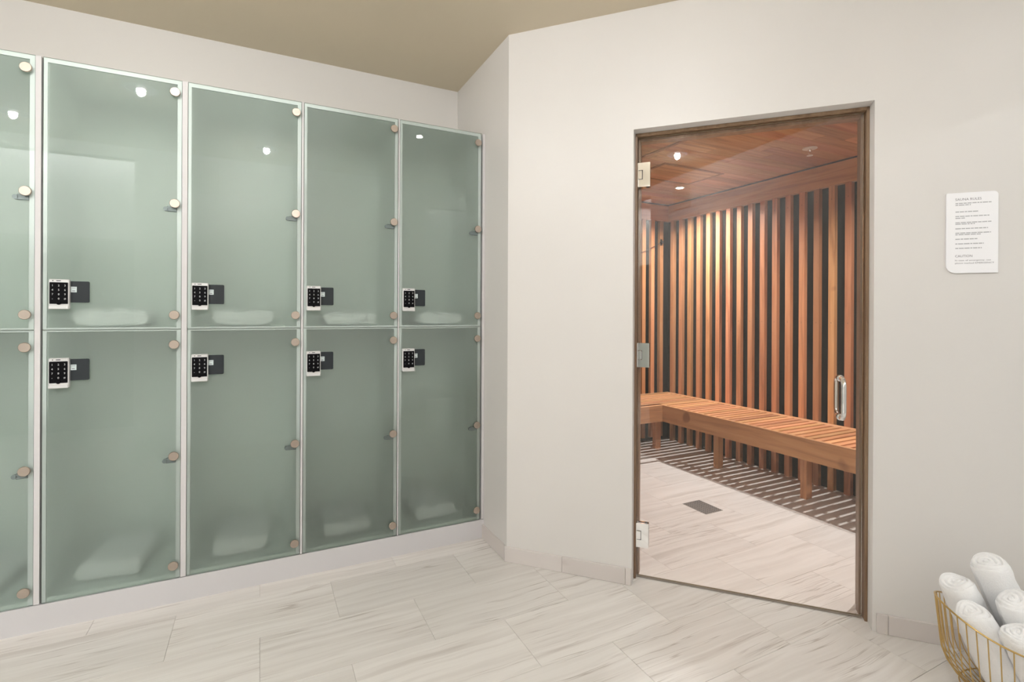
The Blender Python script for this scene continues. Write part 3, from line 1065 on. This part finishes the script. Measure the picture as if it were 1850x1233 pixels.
for yc, xe in ((247, 692), (268, 440), (352, 532), (408, 668), (430, 375), (485, 690), (503, 490), (560, 650), (615, 685), (634, 570), (690, 535), (748, 600), (803, 575)):
    q = MB()
    x = 250
    while x < xe - 8:
        wl = min(rnd.uniform(22, 70), xe - x)
        q.box((xx(x), -0.0074, zy(yc + 6)), (xx(x + wl), -0.0071, zy(yc - 6)))
        x += wl + 9
    q.build('rule_line', M_INK2, sg)

# ------------------------------------------------------------------ wire basket with rolled towels
AX = TX.copy()                       # long axis of the basket, along the wall
BN = -NV                             # towards the room
BA, BB_, BHT = 0.25, 0.18, 0.235
BC = Vector((2.03, 0.87, 0)) + AX * BA + NV * 0.015
bk = empty('wire_basket', BC, WALL_ROT)
tag(bk, 'gold wire basket of rolled white towels on the floor by the wall', 'basket')
def rim(a, k=1.0):
    """point of the rim at angle a, local: x along the wall, y into the wall"""
    c, s = math.cos(a), math.sin(a)
    return Vector((BA * c * k, BB_ * s * k, BHT + 0.065 * abs(c) ** 2.5))
q = MB()
q.tube([rim(2 * PI * k / 72) for k in range(72)], 0.0028, 8, closed=True)
q.build('rim', M_BRASS, bk)
q = MB(); q.tube([(BA * 0.56 * math.cos(2 * PI * k / 48), BB_ * 0.56 * math.sin(2 * PI * k / 48), 0.0035) for k in range(48)], 0.003, 8, closed=True); q.build('base_ring', M_BRASS, bk)
q = MB(); q.tube([(BA * 0.74 * math.cos(2 * PI * k / 48), BB_ * 0.74 * math.sin(2 * PI * k / 48), 0.026) for k in range(48)], 0.0022, 8, closed=True); q.build('lower_ring', M_BRASS, bk)
for k in range(50):
    a = 2 * PI * (k + 0.5) / 50
    # even spacing along the oval
    top = rim(a)
    c, s = math.cos(a), math.sin(a)
    pts = []
    for t in [j / 10 for j in range(11)]:
        z = top.z * (1 - t) + 0.0055 * t
        kk = 1.0 - 0.12 * t - 0.32 * max(0, (t - 0.55) / 0.45) ** 2
        pts.append((BA * c * kk, BB_ * s * kk, z))
    q = MB(); q.tube(pts, 0.0017, 6); q.build('wire', M_BRASS, bk)


def rolled_towel(label, top, direction, rad, length, seed, turns=3.6):
    """a towel rolled up; 'top' is the middle of the visible end, direction points away from it"""
    d = Vector(direction).normalized()
    rot = d.to_track_quat('-Z', 'Y').to_matrix().to_4x4()
    nr, na = 26, 64
    v, f = [], []
    rng = random.Random(seed)
    ph = rng.uniform(0, 6.28)
    def end_z(rr, a):
        tt = rr * turns - (a + ph) / (2 * PI)
        fr = tt - math.floor(tt)
        groove = -0.013 * (1 - min(1.0, min(fr, 1 - fr) * 5)) * (0.45 + 0.55 * min(1, rr * 3))
        dome = -0.016 * max(0, (rr - 0.72) / 0.28) ** 2.0
        return groove * (1 - max(0, (rr - 0.86) / 0.14)) + dome + 0.008 * math.sin(a * 2 + seed) * rr
    rows = []
    for i in range(nr + 1):
        rr = max(0.02, i / nr)
        rows.append([(rr * (1 + 0.0 * i), None, rr)] * na)
        for k in range(na):
            a = 2 * PI * k / na
            step = 1.0 - 0.07 * ((a + ph) % (2 * PI)) / (2 * PI) * (rr ** 2)
            R = rad * rr * step
            v.append(Vector((R * math.cos(a), R * math.sin(a) * 0.93, end_z(rr, a))))
    ns = 16
    for j in range(1, ns + 1):
        t = j / ns
        for k in range(na):
            a = 2 * PI * k / na
            step = 1.0 - 0.07 * ((a + ph) % (2 * PI)) / (2 * PI)
            R = rad * step * (1 + 0.05 * math.sin(t * 3.0)) * (1.0 if t < 0.93 else 0.8)
            v.append(Vector((R * math.cos(a), R * math.sin(a) * 0.93, -0.016 - t * (length - 0.016))))
    tot = nr + ns
    for i in range(tot):
        for k in range(na):
            f.append((i * na + k, i * na + (k + 1) % na, (i + 1) * na + (k + 1) % na, (i + 1) * na + k))
    f.append(list(range(na - 1, -1, -1)))
    f.append(list(range(tot * na, (tot + 1) * na)))
    out = []
    for p in v:
        n = noise.noise_vector(p * 22 + Vector((seed * 3.1, 0, 0)))
        n2 = noise.noise_vector(p * 60 + Vector((0, seed * 1.7, 0)))
        out.append(p + n * 0.0045 + n2 * 0.0014)
    me = bpy.data.meshes.new('rolled_towel')
    me.from_pydata([tuple(p) for p in out], [], f)
    me.materials.append(M_TOWEL)
    for p in me.polygons:
        p.use_smooth = True
    me.update()
    bm = bmesh.new(); bm.from_mesh(me); bmesh.ops.recalc_face_normals(bm, faces=bm.faces[:]); bm.to_mesh(me); bm.free()
    o = link('rolled_towel', me)
    o.matrix_world = Matrix.Translation(Vector(top)) @ rot
    return tag(o, label, 'towel', 'rolled towels in the wire basket')

def bl(x, y, z):
    """basket coordinates to room coordinates"""
    return BC + AX * x + NV * y + Vector((0, 0, z))
def bdir(x, y, z):
    return AX * x + NV * y + Vector((0, 0, z))
RD = bdir(0.42, 0.12, -1)
def roll_at(label, x, y, z, rad, seed):
    """x, y, z: middle of the visible end, from the foot point of the basket axis"""
    rolled_towel(label, BC - NV * 0.015 + AX * x + NV * y + Vector((0, 0, z)), RD, rad, (z - 0.03) * 1.09, seed)
roll_at('rolled white towel leaning at the left tip of the gold basket', -0.188, 0.057, 0.350, 0.054, 1)
roll_at('rolled white towel at the front left, touching the basket rim', -0.184, -0.043, 0.304, 0.053, 2)
roll_at('tallest rolled white towel, standing at the back of the gold basket', -0.096, 0.076, 0.424, 0.057, 3)
roll_at('rolled white towel in the middle, in front of the tallest one', -0.074, -0.023, 0.355, 0.053, 4)
roll_at('rolled white towel at the right photo edge, lowest at the front rim', -0.097, -0.105, 0.294, 0.050, 5)
